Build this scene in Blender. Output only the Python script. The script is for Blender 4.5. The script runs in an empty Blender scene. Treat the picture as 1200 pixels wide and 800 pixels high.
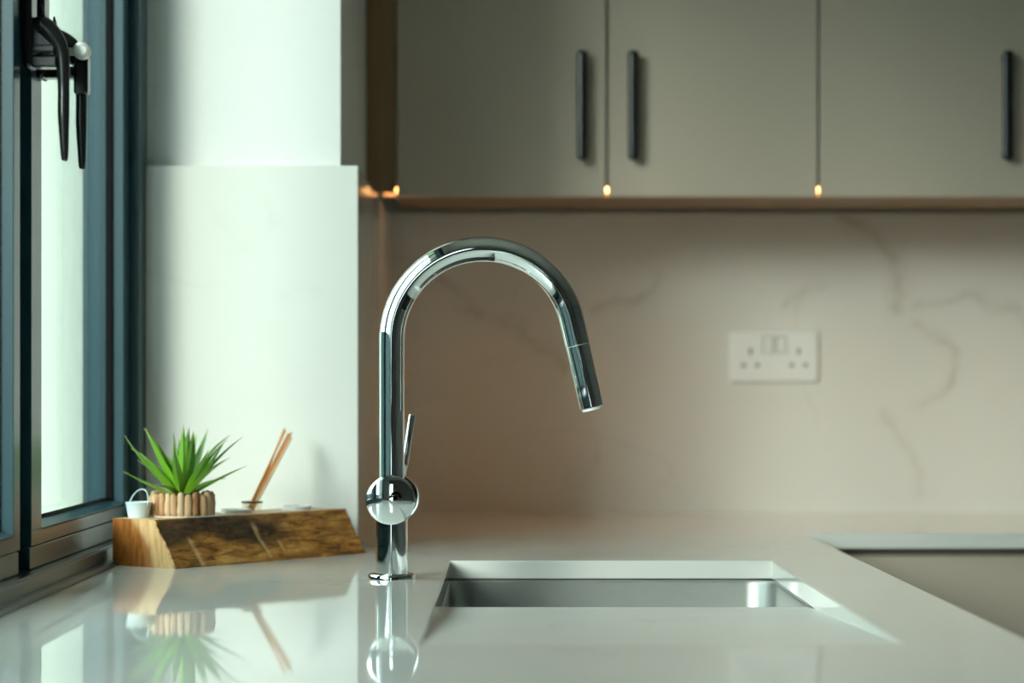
import bpy, bmesh, math, random
from mathutils import Vector, Matrix, noise

random.seed(7)
sc = bpy.context.scene
COL = sc.collection
R = math.radians
CT = 0.92            # height of the worktop surface

# ------------------------------------------------------------------ camera
cam_d = bpy.data.cameras.new('camera')
cam = bpy.data.objects.new('camera', cam_d)
COL.objects.link(cam)
cam.location = (0.0, 0.0, CT + 0.196)
cam.rotation_euler = (R(90), 0, 0)
cam_d.sensor_width = 36.0
cam_d.lens = 85.0
cam_d.shift_x = 5 / 1200
cam_d.shift_y = 60 / 1200
cam_d.clip_start = 0.05
cam_d.dof.use_dof = True
cam_d.dof.focus_distance = 2.55
cam_d.dof.aperture_fstop = 4.0
sc.camera = cam

# ------------------------------------------------------------------ daylight
world = bpy.data.worlds.new('overcast_sky')
sc.world = world
world.use_nodes = True
wn = world.node_tree.nodes
bg = wn['Background']
bg.inputs['Color'].default_value = (0.82, 0.99, 1.0, 1)
bg.inputs['Strength'].default_value = 4.3

# hazy sun behind thin cloud: low, through the side window, towards the corner
sun_d = bpy.data.lights.new('hazy_sun_offscreen', 'SUN')
sun_d.energy = 3.5; sun_d.angle = R(20); sun_d.color = (1.0, 1.0, 0.93)
sun = bpy.data.objects.new('hazy_sun_offscreen', sun_d); COL.objects.link(sun)
SUN_AZ, SUN_EL = 28.0, 16.5
sun.rotation_euler = Vector((math.sin(R(SUN_AZ)) * math.cos(R(SUN_EL)), math.cos(R(SUN_AZ)) * math.cos(R(SUN_EL)), -math.sin(R(SUN_EL)))).to_track_quat('-Z', 'Y').to_euler()
sun.location = (-3, -2, 3)
sc.view_settings.view_transform = 'Standard'
sc.view_settings.look = 'None'
sc.view_settings.gamma = 1
sc.view_settings.use_curve_mapping = False
sc.view_settings.exposure = 0.0
sc.cycles.use_denoising = True
sc.cycles.max_bounces = 10
sc.cycles.diffuse_bounces = 5
sc.cycles.glossy_bounces = 6
sc.cycles.transparent_max_bounces = 12
sc.cycles.sample_clamp_indirect = 8.0

# ------------------------------------------------------------------ materials
def nmat(name):
    m = bpy.data.materials.new(name); m.use_nodes = True
    nt = m.node_tree
    return m, nt, nt.nodes['Principled BSDF'], nt.nodes, nt.links

def simple(name, col, rough=0.5, metal=0.0, noise_amt=0.06, scale=40, spec=0.5, bump=0.0, rvar=0.0, stretch=(1, 1, 1)):
    m, nt, b, N, L = nmat(name)
    tc = N.new('ShaderNodeTexCoord')
    mp = N.new('ShaderNodeMapping'); mp.inputs['Scale'].default_value = stretch
    L.new(tc.outputs['Object'], mp.inputs['Vector'])
    nz = N.new('ShaderNodeTexNoise'); nz.inputs['Scale'].default_value = scale; nz.inputs['Detail'].default_value = 4
    L.new(mp.outputs['Vector'], nz.inputs['Vector'])
    mx = N.new('ShaderNodeMix'); mx.data_type = 'RGBA'
    mx.inputs['A'].default_value = tuple(c * (1 - noise_amt) for c in col) + (1,)
    mx.inputs['B'].default_value = tuple(min(1, c * (1 + noise_amt)) for c in col) + (1,)
    L.new(nz.outputs['Fac'], mx.inputs['Factor'])
    L.new(mx.outputs['Result'], b.inputs['Base Color'])
    b.inputs['Roughness'].default_value = rough
    b.inputs['Metallic'].default_value = metal
    b.inputs['Specular IOR Level'].default_value = spec
    if rvar:
        mr = N.new('ShaderNodeMapRange')
        mr.inputs['To Min'].default_value = max(0, rough - rvar); mr.inputs['To Max'].default_value = rough + rvar
        L.new(nz.outputs['Fac'], mr.inputs['Value']); L.new(mr.outputs['Result'], b.inputs['Roughness'])
    if bump:
        bp = N.new('ShaderNodeBump'); bp.inputs['Strength'].default_value = bump; bp.inputs['Distance'].default_value = 0.002
        L.new(nz.outputs['Fac'], bp.inputs['Height']); L.new(bp.outputs['Normal'], b.inputs['Normal'])
    return m

def quartz(name, rough, base=(0.79, 0.787, 0.74), soft=1.0):
    """polished white quartz: cloudy ground, fine procedural veins, plus the slab's own bold veins (attribute)"""
    m, nt, b, N, L = nmat(name)
    tc = N.new('ShaderNodeTexCoord')
    n1 = N.new('ShaderNodeTexNoise'); n1.inputs['Scale'].default_value = 3.0; n1.inputs['Detail'].default_value = 6
    n1.inputs['Roughness'].default_value = 0.6
    L.new(tc.outputs['Object'], n1.inputs['Vector'])
    cr = N.new('ShaderNodeValToRGB')
    cr.color_ramp.elements[0].position = 0.3; cr.color_ramp.elements[1].position = 0.7
    cr.color_ramp.elements[0].color = tuple(c * 0.95 for c in base) + (1,)
    cr.color_ramp.elements[1].color = base + (1,)
    L.new(n1.outputs['Fac'], cr.inputs['Fac'])
    # fine veins: the zero crossings of a warped noise
    n2 = N.new('ShaderNodeTexNoise'); n2.inputs['Scale'].default_value = 2.3; n2.inputs['Detail'].default_value = 5
    n2.inputs['Distortion'].default_value = 0.9
    L.new(tc.outputs['Object'], n2.inputs['Vector'])
    s = N.new('ShaderNodeMath'); s.operation = 'SUBTRACT'; s.inputs[1].default_value = 0.5
    L.new(n2.outputs['Fac'], s.inputs[0])
    a = N.new('ShaderNodeMath'); a.operation = 'ABSOLUTE'; L.new(s.outputs[0], a.inputs[0])
    mr = N.new('ShaderNodeMapRange'); mr.inputs['From Min'].default_value = 0.0; mr.inputs['From Max'].default_value = 0.012
    mr.inputs['To Min'].default_value = 0.16 * soft; mr.inputs['To Max'].default_value = 0.0
    L.new(a.outputs[0], mr.inputs['Value'])
    n3 = N.new('ShaderNodeTexNoise'); n3.inputs['Scale'].default_value = 5; n3.inputs['Detail'].default_value = 2
    L.new(tc.outputs['Object'], n3.inputs['Vector'])
    mk = N.new('ShaderNodeMapRange'); mk.inputs['From Min'].default_value = 0.48; mk.inputs['From Max'].default_value = 0.62
    L.new(n3.outputs['Fac'], mk.inputs['Value'])
    mu = N.new('ShaderNodeMath'); mu.operation = 'MULTIPLY'
    L.new(mr.outputs['Result'], mu.inputs[0]); L.new(mk.outputs['Result'], mu.inputs[1])
    at = N.new('ShaderNodeAttribute'); at.attribute_name = 'vein'
    ad = N.new('ShaderNodeMath'); ad.operation = 'ADD'; ad.use_clamp = True
    L.new(mu.outputs[0], ad.inputs[0]); L.new(at.outputs['Fac'], ad.inputs[1])
    mx = N.new('ShaderNodeMix'); mx.data_type = 'RGBA'
    L.new(ad.outputs[0], mx.inputs['Factor'])
    L.new(cr.outputs['Color'], mx.inputs['A']); mx.inputs['B'].default_value = (0.30, 0.20, 0.12, 1)
    L.new(mx.outputs['Result'], b.inputs['Base Color'])
    b.inputs['Roughness'].default_value = rough
    return m

def emit(name, col, strength):
    m, nt, b, N, L = nmat(name)
    b.inputs['Base Color'].default_value = (0.8, 0.7, 0.5, 1)
    b.inputs['Emission Color'].default_value = col + (1,)
    b.inputs['Emission Strength'].default_value = strength
    return m

def glass(name, tint=(0.93, 0.98, 0.96)):
    """clear pane: transparent with a symmetric Schlick reflection"""
    m, nt, b, N, L = nmat(name)
    N.remove(b)
    lw = N.new('ShaderNodeLayerWeight'); lw.inputs['Blend'].default_value = 0.5
    p = N.new('ShaderNodeMath'); p.operation = 'POWER'; p.inputs[1].default_value = 5
    L.new(lw.outputs['Facing'], p.inputs[0])
    k = N.new('ShaderNodeMath'); k.operation = 'MULTIPLY_ADD'; k.inputs[1].default_value = 0.92; k.inputs[2].default_value = 0.04
    L.new(p.outputs[0], k.inputs[0])
    t = N.new('ShaderNodeBsdfTransparent'); t.inputs['Color'].default_value = tint + (1,)
    g = N.new('ShaderNodeBsdfGlossy'); g.inputs['Roughness'].default_value = 0.01
    mx = N.new('ShaderNodeMixShader')
    L.new(k.outputs[0], mx.inputs['Fac']); L.new(t.outputs[0], mx.inputs[1]); L.new(g.outputs[0], mx.inputs[2])
    L.new(mx.outputs[0], N['Material Output'].inputs['Surface'])
    return m

M = {}
M['quartz_top'] = quartz('polished_quartz_top', 0.035)
M['quartz_wall'] = quartz('polished_quartz_wall', 0.28, base=(0.79, 0.787, 0.74), soft=0.6)
M['quartz_honed'] = quartz('honed_quartz_drainer', 0.18)
M['quartz_return'] = quartz('polished_quartz_return', 0.09, base=(0.79, 0.787, 0.74), soft=0.6)
M['quartz_panel'] = quartz('polished_quartz_panel', 0.12, base=(0.79, 0.787, 0.74), soft=0.35)
M['plaster'] = simple('painted_plaster', (0.78, 0.79, 0.76), 0.75, scale=60, noise_amt=0.02, bump=0.05)
M['ceiling'] = simple('ceiling_paint', (0.75, 0.74, 0.72), 0.85, noise_amt=0.02)
M['render'] = simple('pale_exterior_render', (0.72, 0.80, 0.70), 0.9, scale=120, noise_amt=0.06, bump=0.3)
M['dark_paint'] = simple('grey_wall_paint', (0.44, 0.43, 0.41), 0.7, noise_amt=0.03)
M['floor'] = simple('dark_floor_tile', (0.07, 0.065, 0.06), 0.4, scale=6, noise_amt=0.1)
M['added_wall'] = simple('blue_grey_added_wall', (0.045, 0.075, 0.085), 0.8, scale=4, noise_amt=0.3)
M['ground'] = simple('garden_ground', (0.20, 0.24, 0.15), 0.9, scale=3, noise_amt=0.3)
M['door_taupe'] = simple('matt_taupe_lacquer', (0.55, 0.475, 0.38), 0.38, noise_amt=0.01)
M['door_edge'] = simple('taupe_edge_band', (0.36, 0.33, 0.28), 0.5, noise_amt=0.02)
M['walnut'] = simple('dark_walnut_board', (0.28, 0.17, 0.08), 0.5, scale=18, noise_amt=0.35, stretch=(6, 6, 0.6))
M['carcass'] = simple('walnut_carcass_board', (0.28, 0.17, 0.08), 0.5, scale=18, noise_amt=0.25, stretch=(0.6, 6, 6))
M['black_metal'] = simple('black_handle_metal', (0.014, 0.016, 0.016), 0.20, 0.0, noise_amt=0.15, spec=0.6)
M['frame'] = simple('anthracite_aluminium', (0.012, 0.056, 0.074), 0.28, noise_amt=0.08, scale=200, spec=0.6)
M['gasket'] = simple('black_rubber_gasket', (0.005, 0.005, 0.006), 0.7, spec=0.1)
M['chrome'] = simple('polished_chrome', (0.86, 0.88, 0.88), 0.025, 1.0, noise_amt=0.01)
M['nickel'] = simple('bright_nickel', (0.86, 0.86, 0.80), 0.32, 0.45, noise_amt=0.03)
M['steel'] = simple('brushed_stainless', (0.36, 0.37, 0.35), 0.40, 1.0, noise_amt=0.08, scale=60, stretch=(1, 12, 12), rvar=0.06)
M['sealant'] = simple('grey_silicone', (0.40, 0.40, 0.39), 0.4)
M['bronze'] = simple('bronze_trim', (0.42, 0.24, 0.12), 0.35, 0.6, noise_amt=0.05)
M['aluminium'] = simple('led_channel_aluminium', (0.45, 0.42, 0.38), 0.4, 0.8)
M['led'] = emit('warm_led', (1.0, 0.46, 0.14), 14.0)
M['socket'] = simple('white_socket_plastic', (0.86, 0.88, 0.86), 0.3, noise_amt=0.01)
M['shutter'] = simple('grey_socket_shutter', (0.22, 0.22, 0.22), 0.5)
M['wax'] = simple('white_wax', (0.92, 0.92, 0.90), 0.4, noise_amt=0.02)
M['bucket'] = simple('pale_enamel', (0.62, 0.74, 0.80), 0.3, noise_amt=0.03)
M['wire'] = simple('pale_wire', (0.55, 0.60, 0.60), 0.3, 0.7)
M['reed'] = simple('orange_reed', (0.62, 0.25, 0.06), 0.55, scale=60, noise_amt=0.2)
M['reed2'] = simple('pale_reed', (0.74, 0.42, 0.20), 0.55, scale=60, noise_amt=0.2)
M['jar'] = simple('frosted_jar_glass', (0.72, 0.66, 0.56), 0.15, noise_amt=0.02)
M['jar_rim'] = simple('dark_jar_rim', (0.05, 0.03, 0.02), 0.3)
M['glass'] = glass('window_glass')
M['jar_glass'] = glass('diffuser_glass', (0.96, 0.93, 0.86))
M['soil'] = simple('brown_moss', (0.10, 0.07, 0.03), 0.9, scale=200, noise_amt=0.4)

def leaf_mat():
    m, nt, b, N, L = nmat('succulent_leaf')
    at = N.new('ShaderNodeAttribute'); at.attribute_name = 'along'
    oi = N.new('ShaderNodeObjectInfo')
    cr = N.new('ShaderNodeValToRGB')
    cr.color_ramp.elements[0].color = (0.28, 0.50, 0.035, 1); cr.color_ramp.elements[1].color = (0.45, 0.50, 0.16, 1)
    e = cr.color_ramp.elements.new(0.4); e.color = (0.14, 0.34, 0.018, 1)
    e = cr.color_ramp.elements.new(0.85); e.color = (0.13, 0.28, 0.04, 1)
    L.new(at.outputs['Fac'], cr.inputs['Fac'])
    hs = N.new('ShaderNodeHueSaturation')
    mr = N.new('ShaderNodeMapRange'); mr.inputs['To Min'].default_value = 0.75; mr.inputs['To Max'].default_value = 1.45
    L.new(oi.outputs['Random'], mr.inputs['Value']); L.new(mr.outputs['Result'], hs.inputs['Value'])
    L.new(cr.outputs['Color'], hs.inputs['Color'])
    L.new(hs.outputs['Color'], b.inputs['Base Color'])
    b.inputs['Roughness'].default_value = 0.45
    return m
M['leaf'] = leaf_mat()

def twig_mat():
    m, nt, b, N, L = nmat('peeled_driftwood')
    tc = N.new('ShaderNodeTexCoord'); oi = N.new('ShaderNodeObjectInfo')
    mp = N.new('ShaderNodeMapping'); mp.inputs['Scale'].default_value = (180, 180, 25)
    ad = N.new('ShaderNodeVectorMath'); ad.operation = 'ADD'
    L.new(tc.outputs['Object'], mp.inputs['Vector'])
    L.new(mp.outputs['Vector'], ad.inputs[0]); L.new(oi.outputs['Random'], ad.inputs[1])
    nz = N.new('ShaderNodeTexNoise'); nz.inputs['Scale'].default_value = 1; nz.inputs['Detail'].default_value = 3
    L.new(ad.outputs[0], nz.inputs['Vector'])
    m2 = N.new('ShaderNodeMath'); m2.operation = 'MULTIPLY_ADD'; m2.inputs[1].default_value = 0.9
    L.new(oi.outputs['Random'], m2.inputs[0])
    s = N.new('ShaderNodeMath'); s.operation = 'SUBTRACT'; s.inputs[1].default_value = 0.36
    L.new(nz.outputs['Fac'], s.inputs[0]); L.new(s.outputs[0], m2.inputs[2])
    cr = N.new('ShaderNodeValToRGB')
    cr.color_ramp.elements[0].color = (0.16, 0.055, 0.018, 1); cr.color_ramp.elements[1].color = (0.66, 0.46, 0.28, 1)
    e = cr.color_ramp.elements.new(0.4); e.color = (0.45, 0.22, 0.09, 1)
    L.new(m2.outputs[0], cr.inputs['Fac']); L.new(cr.outputs['Color'], b.inputs['Base Color'])
    b.inputs['Roughness'].default_value = 0.7
    return m
M['twig'] = twig_mat()

def live_edge_mat():
    m, nt, b, N, L = nmat('live_edge_wood')
    tc = N.new('ShaderNodeTexCoord')
    mp = N.new('ShaderNodeMapping'); mp.inputs['Scale'].default_value = (22, 90, 130)
    L.new(tc.outputs['Object'], mp.inputs['Vector'])
    nz = N.new('ShaderNodeTexNoise'); nz.inputs['Scale'].default_value = 1; nz.inputs['Detail'].default_value = 7; nz.inputs['Roughness'].default_value = 0.7
    nz.inputs['Distortion'].default_value = 0.6
    L.new(mp.outputs['Vector'], nz.inputs['Vector'])
    cr = N.new('ShaderNodeValToRGB')
    cr.color_ramp.elements[0].position = 0.38; cr.color_ramp.elements[1].position = 0.64
    cr.color_ramp.elements[0].color = (0.16, 0.050, 0.009, 1); cr.color_ramp.elements[1].color = (0.90, 0.46, 0.12, 1)
    e = cr.color_ramp.elements.new(0.5); e.color = (0.62, 0.25, 0.036, 1)
    L.new(nz.outputs['Fac'], cr.inputs['Fac'])
    bk = N.new('ShaderNodeAttribute'); bk.attribute_name = 'bark'
    n2 = N.new('ShaderNodeTexNoise'); n2.inputs['Scale'].default_value = 1; n2.inputs['Detail'].default_value = 8; n2.inputs['Roughness'].default_value = 0.75
    mp2 = N.new('ShaderNodeMapping'); mp2.inputs['Scale'].default_value = (70, 200, 300)
    L.new(tc.outputs['Object'], mp2.inputs['Vector']); L.new(mp2.outputs['Vector'], n2.inputs['Vector'])
    br = N.new('ShaderNodeValToRGB')
    br.color_ramp.elements[0].position = 0.4; br.color_ramp.elements[1].position = 0.72
    br.color_ramp.elements[0].color = (0.018, 0.007, 0.003, 1); br.color_ramp.elements[1].color = (0.17, 0.08, 0.03, 1)
    L.new(n2.outputs['Fac'], br.inputs['Fac'])
    mx = N.new('ShaderNodeMix'); mx.data_type = 'RGBA'
    L.new(bk.outputs['Fac'], mx.inputs['Factor']); L.new(cr.outputs['Color'], mx.inputs['A']); L.new(br.outputs['Color'], mx.inputs['B'])
    ct = N.new('ShaderNodeAttribute'); ct.attribute_name = 'cut'
    mc = N.new('ShaderNodeMix'); mc.data_type = 'RGBA'
    L.new(ct.outputs['Fac'], mc.inputs['Factor']); L.new(mx.outputs['Result'], mc.inputs['A']); mc.inputs['B'].default_value = (0.85, 0.55, 0.25, 1)
    L.new(mc.outputs['Result'], b.inputs['Base Color'])
    b.inputs['Roughness'].default_value = 0.5
    bp = N.new('ShaderNodeBump'); bp.inputs['Strength'].default_value = 0.8; bp.inputs['Distance'].default_value = 0.003
    L.new(n2.outputs['Fac'], bp.inputs['Height']); L.new(bp.outputs['Normal'], b.inputs['Normal'])
    return m

def end_grain_mat():
    m, nt, b, N, L = nmat('sawn_end_grain')
    tc = N.new('ShaderNodeTexCoord')
    mp = N.new('ShaderNodeMapping'); mp.inputs['Scale'].default_value = (60, 160, 45); mp.inputs['Rotation'].default_value = (R(28), 0, 0)
    L.new(tc.outputs['Object'], mp.inputs['Vector'])
    nz = N.new('ShaderNodeTexNoise'); nz.inputs['Scale'].default_value = 1; nz.inputs['Detail'].default_value = 5
    L.new(mp.outputs['Vector'], nz.inputs['Vector'])
    h = N.new('ShaderNodeValToRGB')
    h.color_ramp.elements[0].position = 0.3; h.color_ramp.elements[1].position = 0.75
    h.color_ramp.elements[0].color = (0.17, 0.046, 0.005, 1); h.color_ramp.elements[1].color = (0.44, 0.15, 0.02, 1)
    s = N.new('ShaderNodeValToRGB')
    s.color_ramp.elements[0].position = 0.3; s.color_ramp.elements[1].position = 0.75
    s.color_ramp.elements[0].color = (0.52, 0.28, 0.10, 1); s.color_ramp.elements[1].color = (0.74, 0.50, 0.25, 1)
    L.new(nz.outputs['Fac'], h.inputs['Fac']); L.new(nz.outputs['Fac'], s.inputs['Fac'])
    at = N.new('ShaderNodeAttribute'); at.attribute_name = 'sap'
    mx = N.new('ShaderNodeMix'); mx.data_type = 'RGBA'
    L.new(at.outputs['Fac'], mx.inputs['Factor']); L.new(h.outputs['Color'], mx.inputs['A']); L.new(s.outputs['Color'], mx.inputs['B'])
    L.new(mx.outputs['Result'], b.inputs['Base Color'])
    b.inputs['Roughness'].default_value = 0.5
    return m

M['live_edge'] = live_edge_mat()
M['end_grain'] = end_grain_mat()
M['planed_wood'] = simple('planed_wood_top', (0.58, 0.38, 0.20), 0.45, scale=20, noise_amt=0.25, stretch=(1, 8, 8))

# ------------------------------------------------------------------ mesh helpers
def obj(name, bm, mat, parent=None, smooth=False, bevel=0.0, seg=2, angle=35):
    me = bpy.data.meshes.new(name)
    bmesh.ops.recalc_face_normals(bm, faces=bm.faces[:])
    bm.to_mesh(me); bm.free()
    for k in (mat if isinstance(mat, (list, tuple)) else [mat]):
        me.materials.append(k)
    o = bpy.data.objects.new(name, me); COL.objects.link(o)
    if parent: o.parent = parent
    if smooth:
        for p in me.polygons: p.use_smooth = True
    if bevel:
        md = o.modifiers.new('bevel', 'BEVEL'); md.width = bevel; md.segments = seg
        md.limit_method = 'ANGLE'; md.angle_limit = R(angle)
        md.harden_normals = False
    return o

def auto_smooth(o, deg=35):
    for p in o.data.polygons: p.use_smooth = True
    o.data.set_sharp_from_angle(angle=R(deg))
    return o

def box(bm, x0, x1, y0, y1, z0, z1):
    v = [bm.verts.new((x, y, z)) for z in (z0, z1) for x, y in ((x0, y0), (x1, y0), (x1, y1), (x0, y1))]
    for f in ((0, 3, 2, 1), (4, 5, 6, 7), (0, 1, 5, 4), (1, 2, 6, 5), (2, 3, 7, 6), (3, 0, 4, 7)):
        bm.faces.new([v[i] for i in f])

def boxes(name, lst, mat, parent=None, bevel=0.0, **kw):
    bm = bmesh.new()
    for b in lst: box(bm, *b)
    return obj(name, bm, mat, parent, bevel=bevel, **kw)

def prism(bm, pts, axis, a, b):
    """polygon pts (2-D) extruded along axis 'x','y' or 'z' from a to b"""
    def p3(p, t):
        return {'x': (t, p[0], p[1]), 'y': (p[0], t, p[1]), 'z': (p[0], p[1], t)}[axis]
    lo = [bm.verts.new(p3(p, a)) for p in pts]; hi = [bm.verts.new(p3(p, b)) for p in pts]
    n = len(pts)
    bm.faces.new(lo); bm.faces.new(hi)
    for i in range(n):
        bm.faces.new((lo[i], lo[(i + 1) % n], hi[(i + 1) % n], hi[i]))

def lathe(bm, prof, n=48, mtx=None):
    """prof: list of (r, z); r = 0 closes"""
    mtx = mtx or Matrix()
    rings = []
    for r, z in prof:
        if r <= 1e-7: rings.append([bm.verts.new(mtx @ Vector((0, 0, z)))])
        else: rings.append([bm.verts.new(mtx @ Vector((r * math.cos(2 * math.pi * i / n), r * math.sin(2 * math.pi * i / n), z))) for i in range(n)])
    for a, b in zip(rings, rings[1:]):
        if len(a) == 1 and len(b) == 1: continue
        for i in range(n):
            j = (i + 1) % n
            if len(a) == 1: bm.faces.new((a[0], b[i], b[j]))
            elif len(b) == 1: bm.faces.new((a[i], a[j], b[0]))
            else: bm.faces.new((a[i], a[j], b[j], b[i]))

def sweep(bm, pts, radii, n=24, up=Vector((0, 1, 0)), flat=1.0):
    """tube along pts; flat squashes the section along the side axis"""
    pts = [Vector(p) for p in pts]
    rings = []
    for i, p in enumerate(pts):
        t = (pts[min(i + 1, len(pts) - 1)] - pts[max(i - 1, 0)]).normalized()
        s = up.cross(t)
        if s.length < 1e-5: s = Vector((1, 0, 0)).cross(t)
        s.normalize(); w = t.cross(s).normalized()
        r = radii[i] if isinstance(radii, (list, tuple)) else radii
        rings.append([bm.verts.new(p + s * (r * flat * math.cos(2 * math.pi * k / n)) + w * (r * math.sin(2 * math.pi * k / n))) for k in range(n)])
    for a, b in zip(rings, rings[1:]):
        for k in range(n):
            j = (k + 1) % n
            bm.faces.new((a[k], a[j], b[j], b[k]))
    bm.faces.new(rings[0]); bm.faces.new(rings[-1])

def rrect(x0, x1, y0, y1, r, n=6):
    out = []
    for cx, cy, a0 in ((x1 - r, y1 - r, 0), (x0 + r, y1 - r, 90), (x0 + r, y0 + r, 180), (x1 - r, y0 + r, 270)):
        for k in range(n + 1):
            a = R(a0 + 90 * k / n); out.append((cx + r * math.cos(a), cy + r * math.sin(a)))
    return out

def empty(name, loc=(0, 0, 0), rz=0.0):
    o = bpy.data.objects.new(name, None); o.empty_display_size = 0.05
    o.location = loc; o.rotation_euler = (0, 0, rz); COL.objects.link(o)
    return o

def tag(o, label, cat, group=None):
    o['label'] = label; o['category'] = cat
    if group: o['group'] = group
    return o

def struct(o):
    o['kind'] = 'structure'; return o

# ------------------------------------------------------------------ the room
XL = -0.470           # inner face of the window wall
XO = -0.66            # its outer face
XR, YB, YR, ZC = 3.2, 3.98, -2.2, 2.45
PX, PY = -0.2124, 3.07  # the boxed pier in the corner
W0, W1 = 0.45, PY     # window opening along y
WT = CT + 1.22        # top of the opening
FX0_ = -0.528         # outer face of the window frame

struct(boxes('floor', [(XO - 0.1, XR + 0.1, YR - 0.2, YB + 0.2, -0.1, 0)], M['floor']))
struct(boxes('ceiling', [(XO, XR + 0.1, YR - 0.2, YB + 0.2, ZC, ZC + 0.12)], M['ceiling']))
struct(boxes('wall_back', [(PX, XR, YB, YB + 0.2, 0, ZC)], M['plaster']))
struct(boxes('wall_right', [(XR, XR + 0.1, YR, YB + 0.2, 0, ZC)], M['dark_paint']))
# rear wall with the garden door's opening
DX0, DX1, DZ = -0.46, -0.12, 2.2
struct(boxes('wall_rear', [(XO, DX0, YR - 0.2, YR, 0, ZC), (DX1, XR + 0.1, YR - 0.2, YR, 0, ZC), (DX0, DX1, YR - 0.2, YR, DZ, ZC),
                           (DX0, DX1, YR - 0.2, YR, 0, 0.45)], M['dark_paint']))
struct(boxes('wall_left', [(XO, XL, YR, W0, 0, ZC), (XO, XL, W0, W1, 0, CT - 0.021), (XO, XL, W0, W1, WT, ZC),
                           (XO, PX, PY, YB + 0.2, 0, ZC)], M['plaster']))
# outside: the garden ground and the rendered return of the outer wall
struct(boxes('floor_garden', [(-30, XO - 0.1, -30, 30, -0.25, -0.15), (XO - 0.1, 30, -30, YR - 0.2, -0.25, -0.15)], M['ground']))
struct(boxes('wall_outer', [(-1.15, XO - 0.001, PY - 0.02, PY + 0.35, -0.15, 3.0), (XO - 0.001, FX0_ - 0.002, PY - 0.02, PY - 0.0005, CT, WT)], M['render']))

struct(boxes('wall_added_outside', [(-2.75, -2.65, -14, 29, -0.15, 1.45)], M['added_wall']))  # unseen dark wall, added to darken the tap's reflections and dim the window light

# garden door in the rear wall
dr = struct(empty('door_1', ((DX0 + DX1) / 2, YR - 0.06, 0.45)))
hw, hh = (DX1 - DX0) / 2, DZ - 0.45
boxes('door_frame', [(-hw, -hw + 0.05, -0.03, 0.03, 0, hh), (hw - 0.05, hw, -0.03, 0.03, 0, hh),
                     (-hw + 0.05, hw - 0.05, -0.03, 0.03, 0, 0.07), (-hw + 0.05, hw - 0.05, -0.03, 0.03, hh - 0.06, hh)], M['frame'], dr)
boxes('glass_pane', [(-hw + 0.05, hw - 0.05, -0.004, 0.004, 0.07, hh - 0.06)], M['glass'], dr)

# ------------------------------------------------------------------ side window
win = struct(empty('window_1', (0, 0, CT)))
HT = WT - CT
FX0, FX1 = -0.528, -0.4575          # fixed outer frame
SX0, SX1 = -0.520, -0.470           # sash
GX = -0.490                        # glass, room side
boxes('outer_frame', [(FX0, FX1, 3.002, PY - 0.001, 0.0, HT), (FX0, FX1, W0, W0 + 0.06, 0, HT),
                      (FX0, FX1, W0 + 0.06, 3.002, 0, 0.0205), (FX0, FX1, W0 + 0.06, 3.002, HT - 0.03, HT)], M['frame'], win, bevel=0.0015)
boxes('mullion', [(FX0, -0.4995, 2.318, 2.398, 0.0205, HT - 0.03)], M['frame'], win)
boxes('sill_trim', [(FX1, -0.4527, W0, PY - 0.022, 0.0, 0.0195), (-0.4535, -0.4435, W0, PY - 0.022, 0.0, 0.0055)], M['frame'], win, bevel=0.0012)

def sash(y0, y1, wl, wr):
    """opening light between y0 and y1; stile widths wl (near) and wr (far)"""
    zb, zt = 0.0215, HT - 0.03
    s = boxes('sash', [(SX0, SX1 - 0.0015, y0, y1, zb, 0.0428), (SX0, SX1 - 0.004, y0, y1, 0.0428, 0.0443), (SX0, SX1, y0, y1, 0.0443, 0.060),
                       (SX0, SX1, y0, y0 + wl, 0.060, zt), (SX0, SX1, y1 - wr, y1, 0.060, zt),
                       (SX0, SX1, y0 + wl, y1 - wr, zt - 0.05, zt)], M['frame'], win, bevel=0.0009)
    bm = bmesh.new()
    prism(bm, [(SX1, 0.060), (GX, 0.0655), (GX, 0.058), (SX1, 0.058)], 'y', y0 + wl, y1 - wr)
    obj('glazing_bead', bm, M['frame'], s)
    gy0, gy1 = y0 + wl, y1 - wr
    boxes('gasket', [(GX - 0.001, GX + 0.0015, gy0, gy0 + 0.004, 0.0655, zt - 0.05), (GX - 0.001, GX + 0.0065, gy1 - 0.005, gy1, 0.0655, zt - 0.05),
                     (GX - 0.001, GX + 0.0015, gy0, gy1, 0.064, 0.0685)], M['gasket'], s)
    boxes('glass_pane', [(GX - 0.016, GX, gy0 - 0.004, gy1 + 0.004, 0.058, zt - 0.046)], M['glass'], s)
    return s

sash(2.386, 3.000, 0.052, 0.043)     # far casement, with the far handle
sash(1.50, 2.330, 0.080, 0.030)      # middle casement
sash(0.515, 1.495, 0.080, 0.080)     # near casement

def arc_pts(pts, sub=8):
    """Catmull-Rom through pts"""
    out = []
    P = [Vector(p) for p in pts]
    for i in range(len(P) - 1):
        p0, p1, p2, p3 = P[max(i - 1, 0)], P[i], P[i + 1], P[min(i + 2, len(P) - 1)]
        for k in range(sub):
            t = k / sub
            out.append(0.5 * ((2 * p1) + (-p0 + p2) * t + (2 * p0 - 5 * p1 + 4 * p2 - p3) * t * t + (-p0 + 3 * p1 - 3 * p2 + p3) * t ** 3))
    out.append(P[-1])
    return out

def lerp_list(vals, sub=8):
    out = []
    for a, b in zip(vals, vals[1:]):
        out += [a + (b - a) * k / sub for k in range(sub)]
    return out + [vals[-1]]

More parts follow.
